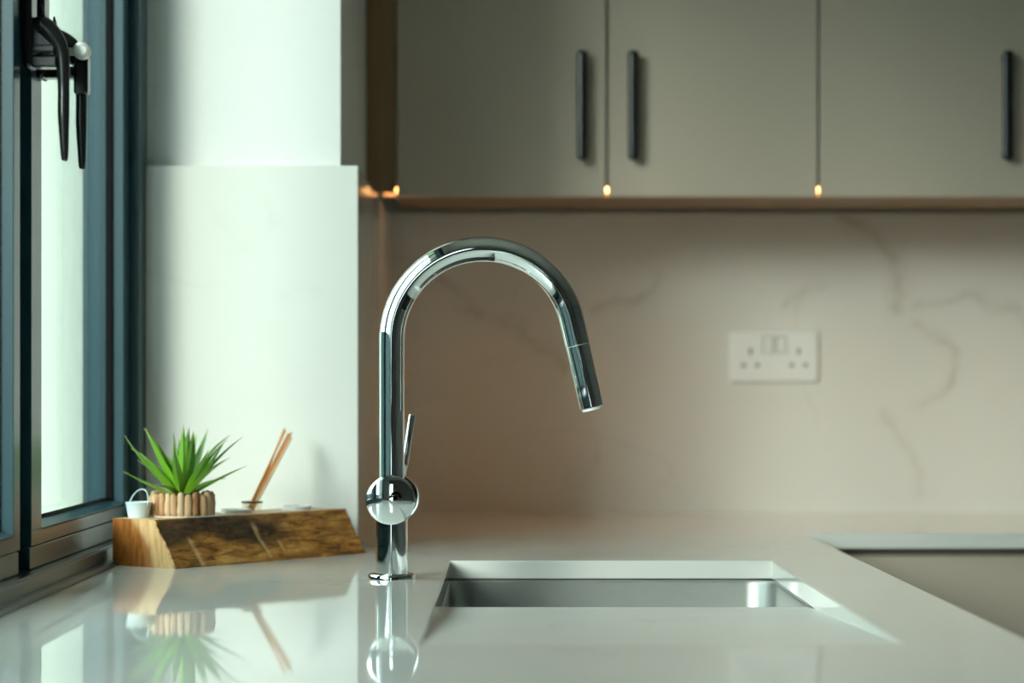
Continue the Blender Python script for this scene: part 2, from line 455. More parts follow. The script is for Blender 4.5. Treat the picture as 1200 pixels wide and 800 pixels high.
def window_handle(y, z, xl, lock):
    """z: height of the neck above the worktop; xl: x of the lever"""
    h = boxes('window_handle', [(SX1 - 0.001, SX1 + 0.008, y - 0.016, y + 0.016, z - 0.0145, z + 0.085)], M['black_metal'], win, bevel=0.004, seg=3)
    bm = bmesh.new()
    box(bm, SX1 + 0.006, xl - 0.004, y - 0.010, y + 0.010, z - 0.0135, z - 0.002)
    box(bm, SX1 + 0.006, xl - 0.006, y - 0.009, y + 0.009, z + 0.001, z + 0.009)
    obj('neck', bm, M['black_metal'], h, bevel=0.002)
    bm = bmesh.new()
    path = [(SX1 + 0.007, y, z + 0.026), (SX1 + 0.016, y, z + 0.0275), (xl - 0.010, y, z + 0.019), (xl - 0.001, y, z + 0.002), (xl + 0.001, y, z - 0.030), (xl + 0.001, y, z - 0.060), (xl + 0.002, y, z - 0.099), (xl + 0.002, y, z - 0.103)]
    rad = [0.0090, 0.0105, 0.0100, 0.0076, 0.0060, 0.0060, 0.0038, 0.0014]
    sweep(bm, arc_pts(path), lerp_list(rad), 20, flat=0.95)
    obj('lever', bm, M['black_metal'], h, smooth=True)
    bm = bmesh.new()
    prism(bm, [(SX1 + 0.006, z + 0.002), (xl - 0.004, z + 0.002), (xl - 0.010, z + 0.018), (SX1 + 0.016, z + 0.030), (SX1 + 0.006, z + 0.028)], 'y', y - 0.006, y + 0.006)
    obj('shoulder', bm, M['black_metal'], h, bevel=0.002)
    bm = bmesh.new()
    sweep(bm, [(SX1 + 0.017, y, z + 0.028), (SX1 + 0.0155, y, z + 0.042), (SX1 + 0.0150, y, z + 0.049)], [0.0032, 0.0022, 0.0009], 10)
    obj('catch', bm, M['black_metal'], h, smooth=True)
    if lock:
        mt = Matrix.Translation((xl + 0.0065, y - 0.024, z + 0.011)) @ Matrix.Rotation(R(90), 4, 'X')
        bm = bmesh.new()
        lathe(bm, [(0, -0.004), (0.0084, -0.004), (0.0086, 0.006), (0.0080, 0.0075), (0.0055, 0.0080), (0.0050, 0.0074), (0, 0.0074)], 32, mt)
        box(bm, xl - 0.006, xl + 0.003, y - 0.028, y - 0.020, z + 0.007, z + 0.014)
        lathe(bm, [(0, -0.016), (0.004, -0.016), (0.004, -0.003), (0, -0.003)], 16, mt)
        c = obj('lock_cylinder', bm, M['nickel'], h); auto_smooth(c)
        bm = bmesh.new()
        box(bm, xl - 0.005, xl + 0.0095, y - 0.012, y + 0.008, z - 0.030, z + 0.010)
        obj('lock_body', bm, M['black_metal'], h, bevel=0.003)
    return h

window_handle(2.360, 0.526, -0.4345, False)
window_handle(2.425, 0.524, -0.4290, True)

# second window further back along the same wall is the garden door above; a head trim closes the opening
struct(boxes('trim_1', [(XL, XL + 0.012, W0 - 0.06, PY - 0.001, WT, WT + 0.05)], M['plaster']))

# ------------------------------------------------------------------ stone worktop
TH = 0.0205
xs = [XL, PX + 0.001, -0.067, 0.308, 0.413, XR - 0.002]
ys = [0.60, 1.88, 2.457, 2.82, 3.069, 3.365, 3.975]
def solid(i, j):
    x, y = (xs[i] + xs[i + 1]) / 2, (ys[j] + ys[j + 1]) / 2
    if not (0 <= i < len(xs) - 1 and 0 <= j < len(ys) - 1): return False
    if i == 2 and j in (1, 2): return False                 # sink and drainer cut-out
    if i == 4 and j < 5: return False                       # floor space in the crook of the L
    if i == 0 and j >= 4: return False                      # the pier
    return True
def is_solid(i, j):
    return 0 <= i < len(xs) - 1 and 0 <= j < len(ys) - 1 and solid(i, j)
bm = bmesh.new()
vt, vb = {}, {}
def V(d, i, j, z):
    if (i, j) not in d: d[(i, j)] = bm.verts.new((xs[i], ys[j], z))
    return d[(i, j)]
for i in range(len(xs) - 1):
    for j in range(len(ys) - 1):
        if not is_solid(i, j): continue
        c = [(i, j), (i + 1, j), (i + 1, j + 1), (i, j + 1)]
        bm.faces.new([V(vt, *k, CT) for k in c])
        bm.faces.new([V(vb, *k, CT - TH) for k in reversed(c)])
        for (di, dj), (a, b) in zip(((0, -1), (1, 0), (0, 1), (-1, 0)), ((0, 1), (1, 2), (2, 3), (3, 0))):
            if not is_solid(i + di, j + dj):
                bm.faces.new([V(vt, *c[a], CT), V(vb, *c[a], CT - TH), V(vb, *c[b], CT - TH), V(vt, *c[b], CT)])
bmesh.ops.recalc_face_normals(bm, faces=bm.faces[:])
be = []
for e in bm.edges:
    if len(e.link_faces) == 2 and abs(e.calc_face_angle(0)) > 1.0 and all(abs(v.co.z - CT) < 1e-6 for v in e.verts):
        if all(abs(v.co.y - 1.88) < 1e-6 for v in e.verts): continue
        be.append(e)
bmesh.ops.bevel(bm, geom=be, offset=0.0014, segments=2, profile=0.5, affect='EDGES')
worktop = tag(obj('worktop', bm, M['quartz_top']), 'white polished quartz worktop in an L with a sink cut-out', 'worktop')
# the carved drainer: a ramp that falls towards the bowl
bm = bmesh.new()
prism(bm, [(1.88, CT - 0.0002), (2.457, CT - 0.0218), (2.457, CT - 0.045), (1.88, CT - 0.045)], 'x', -0.067, 0.308)
obj('drainer_ramp', bm, M['quartz_honed'], worktop)

# ------------------------------------------------------------------ undermount sink
sink = tag(empty('kitchen_sink', (0.1205, 2.64, CT - 0.20)), 'brushed steel undermount sink bowl set below the white worktop', 'sink')
bm = bmesh.new()
hx, hy = 0.1883, 0.1815
loops = []
def lp(ix, iy, r, z): loops.append([bm.verts.new((p[0], p[1], z)) for p in rrect(-ix, ix, -iy, iy, r)])
zt = 0.20 - TH - 0.0035
lp(hx + 0.020, hy + 0.018, 0.045, zt); lp(hx, hy, 0.032, zt); lp(hx - 0.001, hy - 0.001, 0.031, zt - 0.002)
lp(hx - 0.004, hy - 0.004, 0.031, 0.03)
for k in range(1, 6):
    a = R(90 * k / 5)
    lp(hx - 0.004 - 0.025 * (1 - math.cos(a)), hy - 0.004 - 0.025 * (1 - math.cos(a)), 0.03, 0.03 - 0.025 * math.sin(a))
for a, b in zip(loops, loops[1:]):
    n = len(a)
    for k in range(n): bm.faces.new((a[k], a[(k + 1) % n], b[(k + 1) % n], b[k]))
bm.faces.new(loops[-1])
bowl = obj('bowl', bm, M['steel'], sink, smooth=True)
bowl.data.set_sharp_from_angle(angle=R(50))
bm = bmesh.new()
lathe(bm, [(0, 0.0075), (0.012, 0.008), (0.030, 0.0075), (0.040, 0.0085), (0.043, 0.0075), (0.043, 0.004), (0, 0.004)], 40)
auto_smooth(obj('drain_strainer', bm, M['steel'], sink))
bm = bmesh.new()
o_, i_ = rrect(-hx - 0.006, hx + 0.006, -hy - 0.005, hy + 0.005, 0.036), rrect(-hx - 0.001, hx + 0.001, -hy - 0.001, hy + 0.001, 0.033)
for z0, z1 in ((zt, zt + 0.0013),):
    A = [[bm.verts.new((p[0], p[1], z)) for p in ring] for ring, z in ((o_, z0), (i_, z0), (i_, z1), (o_, z1))]
    n = len(o_)
    for q in range(4):
        a, b = A[q], A[(q + 1) % 4]
        for k in range(n): bm.faces.new((a[k], a[(k + 1) % n], b[(k + 1) % n], b[k]))
obj('sealant_bead', bm, M['sealant'], sink)

# ------------------------------------------------------------------ stone splashbacks
def dist_seg(p, a, b):
    ab = b - a; t = max(0, min(1, (p - a).dot(ab) / max(ab.length_squared, 1e-9)))
    return (p - a - ab * t).length, t

def vein_slab(name, org, ux, uz, w, h, thick, nrm, veins, label, res=0.006, mat='quartz_wall'):
    """slab: front face is a fine grid that carries the slab's bold veins"""
    bm = bmesh.new(); nx, nz = max(2, int(w / res)), max(2, int(h / res))
    lay = bm.verts.layers.float.new('vein')
    org, ux, uz, nrm = Vector(org), Vector(ux), Vector(uz), Vector(nrm)
    segs = []
    for wdt, st, pts in veins:
        pts = [Vector((p[0], p[1])) for p in pts]
        segs += [(wdt, st, a, b) for a, b in zip(pts, pts[1:])]
    g = []
    for j in range(nz + 1):
        row = []
        for i in range(nx + 1):
            u, v = w * i / nx, h * j / nz
            p = Vector((u, v))
            q = p + Vector((noise.noise((u * 18, v * 18, 3)), noise.noise((u * 18, v * 18, 9)))) * 0.020 + Vector((noise.noise((u * 55, v * 55, 13)), noise.noise((u * 55, v * 55, 19)))) * 0.006
            f = 0.0
            for wdt, st, a, b in segs:
                d, _ = dist_seg(q, a, b)
                if d < wdt * 5:
                    k = 0.55 + 0.9 * noise.noise((u * 30, v * 30, 1))
                    f = max(f, 0.62 * st * max(0, k) * math.exp(-(d / wdt) ** 2) + 0.22 * st * math.exp(-(d / (wdt * 3.2)) ** 2))
            vv = bm.verts.new(org + ux * u + uz * v); vv[lay] = f
            row.append(vv)
        g.append(row)
    for j in range(nz):
        for i in range(nx): bm.faces.new((g[j][i], g[j][i + 1], g[j + 1][i + 1], g[j + 1][i]))
    ring = [g[0][i] for i in range(nx + 1)] + [g[j][nx] for j in range(1, nz + 1)] + [g[nz][i] for i in range(nx - 1, -1, -1)] + [g[j][0] for j in range(nz - 1, 0, -1)]
    back = [bm.verts.new(v.co - nrm * thick) for v in ring]
    n = len(ring)
    for k in range(n): bm.faces.new((ring[k], ring[(k + 1) % n], back[(k + 1) % n], back[k]))
    bm.faces.new(back)
    return tag(obj(name, bm, M[mat]), label, 'splashback')

SBX = -0.1894
# pixel columns of the veins converted to metres on the slab: x = (px-595)/715 - SBX, z = (460-py)/715 + .196
def bw(px, py): return ((px - 595) / 715 - SBX, (460 - py) / 715 + 0.196)
veins = [
    (0.0045, 0.50, [bw(980, 250), bw(1018, 272), bw(1045, 300), bw(1056, 335), bw(1052, 365)]),
    (0.0042, 0.42, [bw(1072, 358), bw(1110, 348), bw(1140, 346), bw(1168, 356), bw(1200, 385), bw(1240, 410)]),
    (0.0036, 0.38, [bw(1075, 385), bw(1105, 405), bw(1125, 425), bw(1118, 445), bw(1105, 458), bw(1075, 470)]),
    (0.0036, 0.34, [bw(1035, 490), bw(1055, 510), bw(1070, 545), bw(1080, 575)]),
    (0.0040, 0.45, [bw(690, 362), bw(722, 360), bw(745, 352), bw(755, 340), bw(768, 322)]),
    (0.0044, 0.42, [bw(515, 330), bw(545, 352), bw(560, 368)]),
    (0.0036, 0.34, [bw(575, 372), bw(615, 395), bw(645, 415), bw(660, 435)]),
    (0.0030, 0.25, [bw(920, 362), bw(935, 345), bw(965, 330)]),
    (0.0030, 0.22, [bw(690, 480), bw(700, 520), bw(690, 560)]),
    (0.0030, 0.20, [bw(470, 300), bw(500, 310), bw(520, 330)]),
]
vein_slab('stone_splashback', (SBX, 3.96, CT), (1, 0, 0), (0, 0, 1), 2.6, 0.4905, 0.0195, (0, -1, 0), veins,
          'long veined quartz splashback behind the double socket', 0.006)
vein_slab('stone_splashback', (SBX, 3.0705, CT), (0, 1, 0), (0, 0, 1), 0.889, 0.4823, 0.0225, (1, 0, 0), [],
          'narrow quartz return on the pier side next to the cabinet corner', 0.05, 'quartz_return')
def rv(px, py): return ((px - 595) / 929 + 0.4565, (460 - py) / 929 + 0.196)
vein_slab('stone_splashback', (-0.4565, 3.05, CT), (1, 0, 0), (0, 0, 1), 0.2671, 0.4823, 0.0195, (0, -1, 0),
          [(0.003, 0.09, [rv(290, 215), rv(305, 240), rv(315, 255)]), (0.003, 0.07, [rv(330, 345), rv(345, 352), rv(372, 340)]),
           (0.003, 0.06, [rv(240, 240), rv(260, 262), rv(290, 290)])],
          'bright quartz panel facing the plant, ending at the window frame', 0.006, 'quartz_panel')
# ------------------------------------------------------------------ wall cabinets
UF = 3.623            # face of the doors
UZ = CT + 0.490       # bottom of the doors
DH = 0.76
def bar_handle(parent, x, z0, z1):
    """a flat black bow handle with rounded turns"""
    yb = UF - 0.030
    return boxes('handle', [(x - 0.0082, x + 0.0082, yb, yb + 0.013, z0, z1), (x - 0.0065, x + 0.0065, yb + 0.010, UF + 0.0005, z0 + 0.003, z0 + 0.017),
                            (x - 0.0065, x + 0.0065, yb + 0.010, UF + 0.0005, z1 - 0.017, z1 - 0.003)], M['black_metal'], parent, bevel=0.0056, seg=4)

def wall_unit(x0, x1, label, hside):
    t = tag(empty('wall_cabinet', ((x0 + x1) / 2, 3.8, UZ)), label, 'cabinet', 'taupe wall cabinets above the splashback')
    ox, oy, oz = t.location
    def rel(b): return (b[0] - ox, b[1] - ox, b[2] - oy, b[3] - oy, b[4] - oz, b[5] - oz)
    cb, cf, ck = UZ + 0.002, UF + 0.038, 3.958
    boxes('carcass', [rel(b) for b in ((x0, x0 + 0.018, cf, ck, cb + 0.018, UZ + DH), (x1 - 0.018, x1, cf, ck, cb + 0.018, UZ + DH),
                      (x0 + 0.018, x1 - 0.018, cf, ck, UZ + DH - 0.018, UZ + DH), (x0 + 0.018, x1 - 0.018, ck - 0.008, ck, cb + 0.018, UZ + DH - 0.018))], M['door_edge'], t)
    boxes('bottom_panel', [rel((x0, x1, cf - 0.001, 3.873, cb, cb + 0.018))], M['carcass'], t)
    boxes('rear_channel', [rel((x0, x1, 3.873, 3.958, cb + 0.016, cb + 0.030))], M['carcass'], t)
    xm = (x0 + x1) / 2
    for a, b, side in ((x0, xm, hside[0]), (xm, x1, hside[1])):
        d = boxes('door', [rel((a + 0.0019, b - 0.0019, UF, UF + 0.018, UZ, UZ + DH))], M['door_taupe'], t, bevel=0.0012)
        hxp = b - 0.038 if side == 'R' else a + 0.038
        h = bar_handle(d, hxp, CT + 0.5415, CT + 0.7055)
        for v in h.data.vertices: v.co -= Vector((ox, oy, oz))
    return t
wall_unit(-0.168, 0.466, 'taupe two-door wall cabinet with black handles, over the tap', 'RL')
wall_unit(0.466, 1.100, 'taupe two-door wall cabinet with black handles, over the double socket', 'RL')
wall_unit(1.100, 1.734, 'taupe two-door wall cabinet with black handles at the far run', 'RL')
tag(boxes('filler_panel', [(PX + 0.0005, -0.1685, UF + 0.004, UF + 0.022, CT + 0.4965, UZ + DH)], M['walnut']),
    'dark walnut filler strip between the pier and the wall cabinet', 'panel')

# warm LED strip in a channel right behind the foot of the doors
led = tag(empty('led_strip', (0.5, UF + 0.028, UZ + 0.006)), 'warm glowing LED strip hidden behind the cabinet doors, over the splashback', 'light')
lx0, lx1 = SBX + 0.001 - 0.5, 1.734 - 0.5
boxes('diffuser', [(lx0, lx1, -0.006, 0.006, 0.0035, 0.009)], M['led'], led)
boxes('channel', [(lx0, lx1, -0.008, 0.008, 0.0092, 0.0115), (lx0, lx1, 0.0062, 0.0085, -0.003, 0.0115)], M['aluminium'], led)

# ------------------------------------------------------------------ base cabinets
def base_unit(name, origin, rz, w, depth, label, fronts, cat='cabinet'):
    """local: x along the run, front face at y = 0 facing -y, body behind"""
    t = tag(empty(name, origin, rz), label, cat, 'taupe base cabinets under the worktop')
    top = CT - TH - 0.001
    boxes('carcass', [(0, 0.018, 0.020, depth, 0.1, top), (w - 0.018, w, 0.020, depth, 0.1, top), (0.018, w - 0.018, 0.020, depth, 0.1, 0.118),
                      (0.018, w - 0.018, depth - 0.008, depth, 0.118, top)], M['door_edge'], t)
    boxes('grip_rail', [(0.0, w, 0.016, 0.020, top - 0.05, top)], M['door_edge'], t)
    boxes('plinth', [(0, w, 0.06, 0.075, 0.0, 0.1)], M['door_edge'], t)
    z = 0.105
    hts = fronts[::-1]
    avail = top - 0.007 - z
    for i, f in enumerate(hts):
        hgt = avail * f - 0.004
        boxes('drawer_front' if len(fronts) > 1 else 'door', [(0.002, w - 0.002, -0.002, 0.016, z, z + hgt)], M['door_taupe'], t, bevel=0.001)
        z += avail * f
    return t
kinds = ['taupe drawer cabinet beside the sink run corner, under the back worktop', 'taupe drawer cabinet under the back worktop, second from the corner',
         'taupe drawer cabinet under the back worktop, third from the corner']
for k in range(3):
    base_unit('base_cabinet', (0.416 + 0.75 * k, 3.387, 0), 0, 0.75, 0.585, kinds[k], [0.28, 0.36, 0.36])
kl = ['taupe base cabinet at the free end of the sink worktop', 'taupe base cabinet under the carved drainer', 'wide taupe base cabinet under the sink bowl', 'narrow taupe base cabinet between sink and corner']
yy = 0.62
for k, w in enumerate((0.62, 0.62, 1.02, 0.50)):
    base_unit('base_cabinet', (0.391, yy, 0), R(90), w, 0.60, kl[k], [1.0])
    yy += w

# ------------------------------------------------------------------ double socket
skt = tag(empty('wall_socket', (0.4365, 3.96, CT + 0.2555)), 'white double wall socket with two switches on the splashback', 'socket')
bm = bmesh.new()
def pl(hxx, hzz, y, r): return [bm.verts.new((p[0], y, p[1])) for p in rrect(-hxx, hxx, -hzz, hzz, r, 4)]
L0 = [pl(0.073, 0.043, 0.0, 0.006), pl(0.073, 0.043, -0.004, 0.006), pl(0.0705, 0.0405, -0.0075, 0.005), pl(0.0660, 0.0360, -0.0085, 0.004)]
for a, b in zip(L0, L0[1:]):
    n = len(a)
    for k in range(n): bm.faces.new((a[k], a[(k + 1) % n], b[(k + 1) % n], b[k]))
bm.faces.new(L0[-1]); bm.faces.new(L0[0])
plate = obj('face_plate', bm, M['socket'], skt)
holes = []
for cx in (-0.0395, 0.0395):
    holes.append(('earth_shutter', cx - 0.0026, cx + 0.0026, 0.0035, 0.0130))
    for q in (-1, 1):
        holes.append(('pin_shutter', cx + q * 0.0113 - 0.0036, cx + q * 0.0113 + 0.0036, -0.0172, -0.0118))
cutter = boxes('hole_cutter', [(a, b, -0.02, -0.0015, c, d) for _, a, b, c, d in holes]
               + [(x - 0.0095, x + 0.0095, -0.02, -0.0020, 0.0042, 0.0328) for x in (-0.0108, 0.0108)], M['socket'], skt)
md = plate.modifiers.new('holes', 'BOOLEAN'); md.operation = 'DIFFERENCE'; md.object = cutter; md.solver = 'EXACT'
dg = bpy.context.evaluated_depsgraph_get(); dg.update()
cut = bpy.data.meshes.new_from_object(plate.evaluated_get(dg))
plate.modifiers.clear(); plate.data = cut
bpy.data.objects.remove(cutter)
auto_smooth(plate, 40)
for nm, a, b, c, d in holes:
    boxes(nm, [(a, b, -0.0022, -0.0014, c, d)], M['shutter'], skt)
for x in (-0.0108, 0.0108):
    bm = bmesh.new()
    prism(bm, [(-0.0080, -0.0125), (-0.0100, 0.0), (-0.0120, 0.0125), (-0.0019, 0.0125), (-0.0019, -0.0125)], 'x', x - 0.0075, x + 0.0075)
    for v in bm.verts: v.co.z += 0.0185
    obj('rocker_switch', bm, M['socket'], skt, bevel=0.0008)

# ------------------------------------------------------------------ chrome tap
TX, TY = -0.1223, 2.55
tap = tag(empty('kitchen_tap', (TX, TY, CT)), 'tall polished chrome kitchen tap with arched spout beside the sink', 'tap')
bm = bmesh.new()
lathe(bm, [(0, 0), (0.0250, 0), (0.0250, 0.0040), (0.0242, 0.0052), (0.0170, 0.0056), (0, 0.0056)], 64)
auto_smooth(obj('base_ring', bm, M['chrome'], tap))
bm = bmesh.new()
lathe(bm, [(0, 0.004), (0.0168, 0.004), (0.0168, 0.088), (0.0160, 0.1), (0, 0.1)], 64)
auto_smooth(obj('body', bm, M['chrome'], tap))
# domed round cartridge housing, axis towards the room
ZD = 0.0840
mt = Matrix.Translation((0, 0, ZD)) @ Matrix.Rotation(R(90), 4, 'X')
rd, RS = 0.0258, 0.125
cap = []
for k in range(0, 13):
    r = (rd - 0.0008) * (1 - k / 12); cap.append((r, 0.026 + math.sqrt(RS ** 2 - r ** 2) - math.sqrt(RS ** 2 - rd ** 2)))
bm = bmesh.new()
lathe(bm, [(0, -0.008), (rd - 0.001, -0.008), (rd, -0.007), (rd, 0.0255)] + cap, 96, mt)
hs = auto_smooth(obj('round_housing', bm, M['chrome'], tap), 30)
bm = bmesh.new()
lathe(bm, [(0, -0.034), (0.024, -0.034), (rd + 0.0006, -0.032), (rd + 0.0006, -0.010), (rd, -0.009), (0, -0.009)], 96, Matrix.Translation((0.0016, 0, 0)) @ mt)
knob = auto_smooth(obj('control_knob', bm, M['chrome'], tap))
bm = bmesh.new()
sweep(bm, [(0.009, 0.023, ZD + 0.018), (0.0125, 0.023, ZD + 0.035), (0.0205, 0.023, ZD + 0.0875), (0.0207, 0.023, ZD + 0.0885)], [0.0034, 0.0035, 0.0038, 0.0032], 24)
auto_smooth(obj('lever', bm, M['chrome'], knob), 50)
# spout
RA, ZA, tilt = 0.0962, 0.2510, 13.0
pts = [(0, 0, ZD + 0.015), (0, 0, 0.15), (0, 0, 0.2)]
for k in range(0, 57):
    a = R(180 - (180 - tilt) * k / 56)
    pts.append((RA + RA * math.cos(a), 0, ZA + RA * math.sin(a)))
ex, ez = pts[-1][0], pts[-1][2]
dx, dz = math.sin(R(tilt)), -math.cos(R(tilt))
pts += [(ex + dx * d, 0, ez + dz * d) for d in (0.006, 0.0270)]
bm = bmesh.new(); sweep(bm, pts, 0.0133, 64)
auto_smooth(obj('spout', bm, M['chrome'], tap), 40)
def along(d): return (ex + dx * d, 0, ez + dz * d)
bm = bmesh.new()
sweep(bm, [along(0.0265), along(0.0280)], 0.0121, 48)
obj('joint_ring', bm, M['nickel'], tap, smooth=False)
bm = bmesh.new()
sweep(bm, [along(d) for d in (0.0280, 0.0600, 0.0938, 0.0945)], [0.0128, 0.0128, 0.0128, 0.0121], 64)
head = auto_smooth(obj('spray_head', bm, M['chrome'], tap), 25)
bm = bmesh.new()
sweep(bm, [along(0.0940), along(0.0975)], [0.0112, 0.0108], 48)
auto_smooth(obj('nozzle', bm, M['wax'], head), 40)

# ------------------------------------------------------------------ wooden block
BL, BW, BH = 0.329, 0.100, 0.0535
UA = math.atan2(0.803, 0.596)
block = tag(empty('wooden_block', (-0.369, 2.69, CT), UA), 'chunky live-edge wooden block with dark bark lying by the window', 'block')
def front_v(u, z):
    t = z / BH
    v = 0.033 * t + 0.004 * math.sin(t * math.pi) * noise.noise((u * 14, t * 1.5, 2))
    v += 0.0022 * noise.noise((u * 40, z * 60, 5)) + 0.0010 * noise.noise((u * 130, z * 170, 8))
    return v
cuts = [(0.0405, 0.00, 0.60, 0.0028), (0.157, 0.12, 0.80, 0.0026), (0.185, 0.22, 0.42, 0.0018)]
def cut_f(u, t):
    f = 0.0
    for uc, t0, t1, wd in cuts:
        if t0 - 0.1 < t < t1 + 0.1:
            c = uc + 0.012 * (0.4 - t)
            k = math.exp(-((u - c) / wd) ** 2) * min(1, max(0, (t1 + 0.05 - t) / 0.15)) * min(1, max(0, (t - t0 + 0.08) / 0.08))
            f = max(f, k)
    return f
def bark_f(u, t):
    c = 0.74 + 0.10 * math.sin(u * 26) + 0.10 * noise.noise((u * 22, 0, 4)) - max(0, 0.05 - u) * 1.5
    hw_ = 0.27 + 0.10 * noise.noise((u * 30, 3, 0))
    f = 1 / (1 + math.exp((abs(t - c) - hw_) * 26))
    f *= 1 / (1 + math.exp((u - 0.205) * 90))
    tail = 0.75 * max(0, noise.noise((u * 16, t * 7, 6)) + 0.05) * (1 / (1 + math.exp(-(u - 0.235) * 60)))
    low = 0.45 * max(0, noise.noise((u * 24, t * 6, 16)))
    return min(1, max(f + 0.25 * f * noise.noise((u * 80, t * 20, 7)), tail, low))
bm = bmesh.new()
lb, lc, ls = [bm.verts.layers.float.new(k) for k in ('bark', 'cut', 'sap')]
NU, NZ, NV = 200, 24, 10
G = []
for i in range(NU + 1):
    u = BL * i / NU; row = []
    for j in range(NZ + 1):
        t = j / NZ; z = BH * t; c = cut_f(u, t)
        vv = bm.verts.new((u, front_v(u, z) + 0.0028 * c, z)); vv[lb] = bark_f(u, t); vv[lc] = c
        row.append(vv)
    for j in range(1, NV + 1):
        v0 = front_v(u, BH); row.append(bm.verts.new((u, v0 + (BW - v0) * j / NV, BH + 0.0004 * noise.noise((u * 30, j, 0)))))
    row.append(bm.verts.new((u, BW, 0)))
    G.append(row)
NR = len(G[0])
for i in range(NU):
    for j in range(NR):
        f = bm.faces.new((G[i][j], G[i + 1][j], G[i + 1][(j + 1) % NR], G[i][(j + 1) % NR]))
        f.material_index = 0 if j < NZ else 1
        f.smooth = j < NZ
# sawn ends as fine grids
def end(i, u):
    cols = []
    for k in range(25):
        s = k / 24; col = []
        for j in range(NZ + 1):
            t = j / NZ; z = BH * t
            v0 = G[i][j].co.y
            vv = bm.verts.new((u, v0 + (BW - v0) * s, z + (G[i][NZ].co.z - BH) * t))
            edge = 0.46 + 0.14 * (t - 0.5) - 0.10 * math.sin(t * 3.14)
            vv[ls] = 1 / (1 + math.exp((s - edge) * 34))
            col.append(vv)
        cols.append(col)
    for k in range(24):
        for j in range(NZ):
            f = bm.faces.new((cols[k][j], cols[k + 1][j], cols[k + 1][j + 1], cols[k][j + 1])); f.material_index = 2
end(0, 0.0); end(NU, BL)
bmesh.ops.remove_doubles(bm, verts=bm.verts[:], dist=1e-5)
wb = obj('timber', bm, [M['live_edge'], M['planed_wood'], M['end_grain']], block)

bx_dir, by_dir = Vector((math.cos(UA), math.sin(UA))), Vector((-math.sin(UA), math.cos(UA)))
def on_block(u, v=0.0665):
    p = Vector((-0.369, 2.69)) + bx_dir * u + by_dir * v
    return (p.x, p.y, CT + BH)

# tealights on the block
def tealight(u, v, r, label):
    t = tag(empty('tealight_candle', on_block(u, v)), label, 'candle', 'white tealights on the wooden block')
    bm = bmesh.new(); lathe(bm, [(0, 0), (r, 0), (r, 0.0046), (r - 0.0008, 0.0050), (r - 0.0015, 0.0046), (r - 0.0015, 0.001), (0, 0.001)], 32)
    auto_smooth(obj('cup', bm, M['wax'], t))
    bm = bmesh.new(); lathe(bm, [(0, 0.001), (r - 0.0016, 0.001), (r - 0.0016, 0.0040), (0.004, 0.0036), (0, 0.0035)], 32)
    auto_smooth(obj('wax', bm, M['wax'], t))
    bm = bmesh.new(); sweep(bm, [(0, 0, 0.003), (0.0004, 0, 0.0052)], 0.0006, 6)
    obj('wick', bm, M['jar_rim'], t)
tealight(0.1685, 0.066, 0.0178, 'white tealight on the wooden block between plant pot and reed diffuser')
tealight(0.2760, 0.066, 0.0175, 'white tealight on the wooden block at the tap end')

# reed diffuser
dp = on_block(0.2090, 0.0780)
dif = tag(empty('reed_diffuser', dp), 'small reed diffuser with leaning orange sticks on the wooden block', 'diffuser')
bm = bmesh.new(); lathe(bm, [(0, 0), (0.0115, 0), (0.0118, 0.0105), (0.0085, 0.0105), (0.0080, 0.0015), (0, 0.0015)], 32)
auto_smooth(obj('jar', bm, M['jar_glass'], dif))
bm = bmesh.new(); lathe(bm, [(0.0086, 0.0102), (0.0128, 0.0102), (0.0130, 0.0122), (0.0086, 0.0122), (0.0086, 0.0102)], 32)
auto_smooth(obj('rim', bm, M['jar_rim'], dif))
for k, (tx, ty, tz, mm) in enumerate(((0.032, 0.085, 0.096, 'reed'), (0.036, 0.085, 0.092, 'reed'), (0.0395, 0.087, 0.093, 'reed'), (0.030, 0.093, 0.098, 'reed2'), (0.0400, 0.080, 0.087, 'reed2'))):
    bm = bmesh.new()
    b0 = Vector((-0.005 + 0.0016 * k, -0.002 + 0.001 * (k % 2), 0.002))
    sweep(bm, [b0, Vector((tx, ty, tz))], 0.00125, 10)
    auto_smooth(obj('reed', bm, M[mm], dif), 50)

# little bucket
bk = tag(empty('mini_bucket', on_block(0.0285, 0.0875)), 'tiny pale blue metal bucket with wire handle beside the plant pot', 'bucket')
bm = bmesh.new(); lathe(bm, [(0, 0), (0.0115, 0), (0.0118, 0.001), (0.0146, 0.0165), (0.0152, 0.0172), (0.0148, 0.0178), (0.0140, 0.0170), (0.0112, 0.0015), (0, 0.0015)], 40)
auto_smooth(obj('pail', bm, M['bucket'], bk))
bm = bmesh.new()
ax = Vector((0.80, -0.60, 0))
pp = []
for k in range(25):
    a = math.pi * k / 24
    pp.append(ax * (-0.0148 * math.cos(a)) + Vector((0.004 * math.sin(a), 0.002 * math.sin(a), 0.0145 + 0.0175 * math.sin(a))))
sweep(bm, pp, 0.0008, 8)
obj('wire_handle', bm, M['wire'], bk, smooth=True)
for s in (-1, 1):
    bm = bmesh.new(); mt = Matrix.Translation(ax * (0.0143 * s) + Vector((0, 0, 0.0140))) @ ax.to_track_quat('Z', 'Y').to_matrix().to_4x4()
    lathe(bm, [(0, -0.0012), (0.0015, -0.0012), (0.0015, 0.0012), (0, 0.0012)], 12, mt)
    obj('rivet', bm, M['wire'], bk)

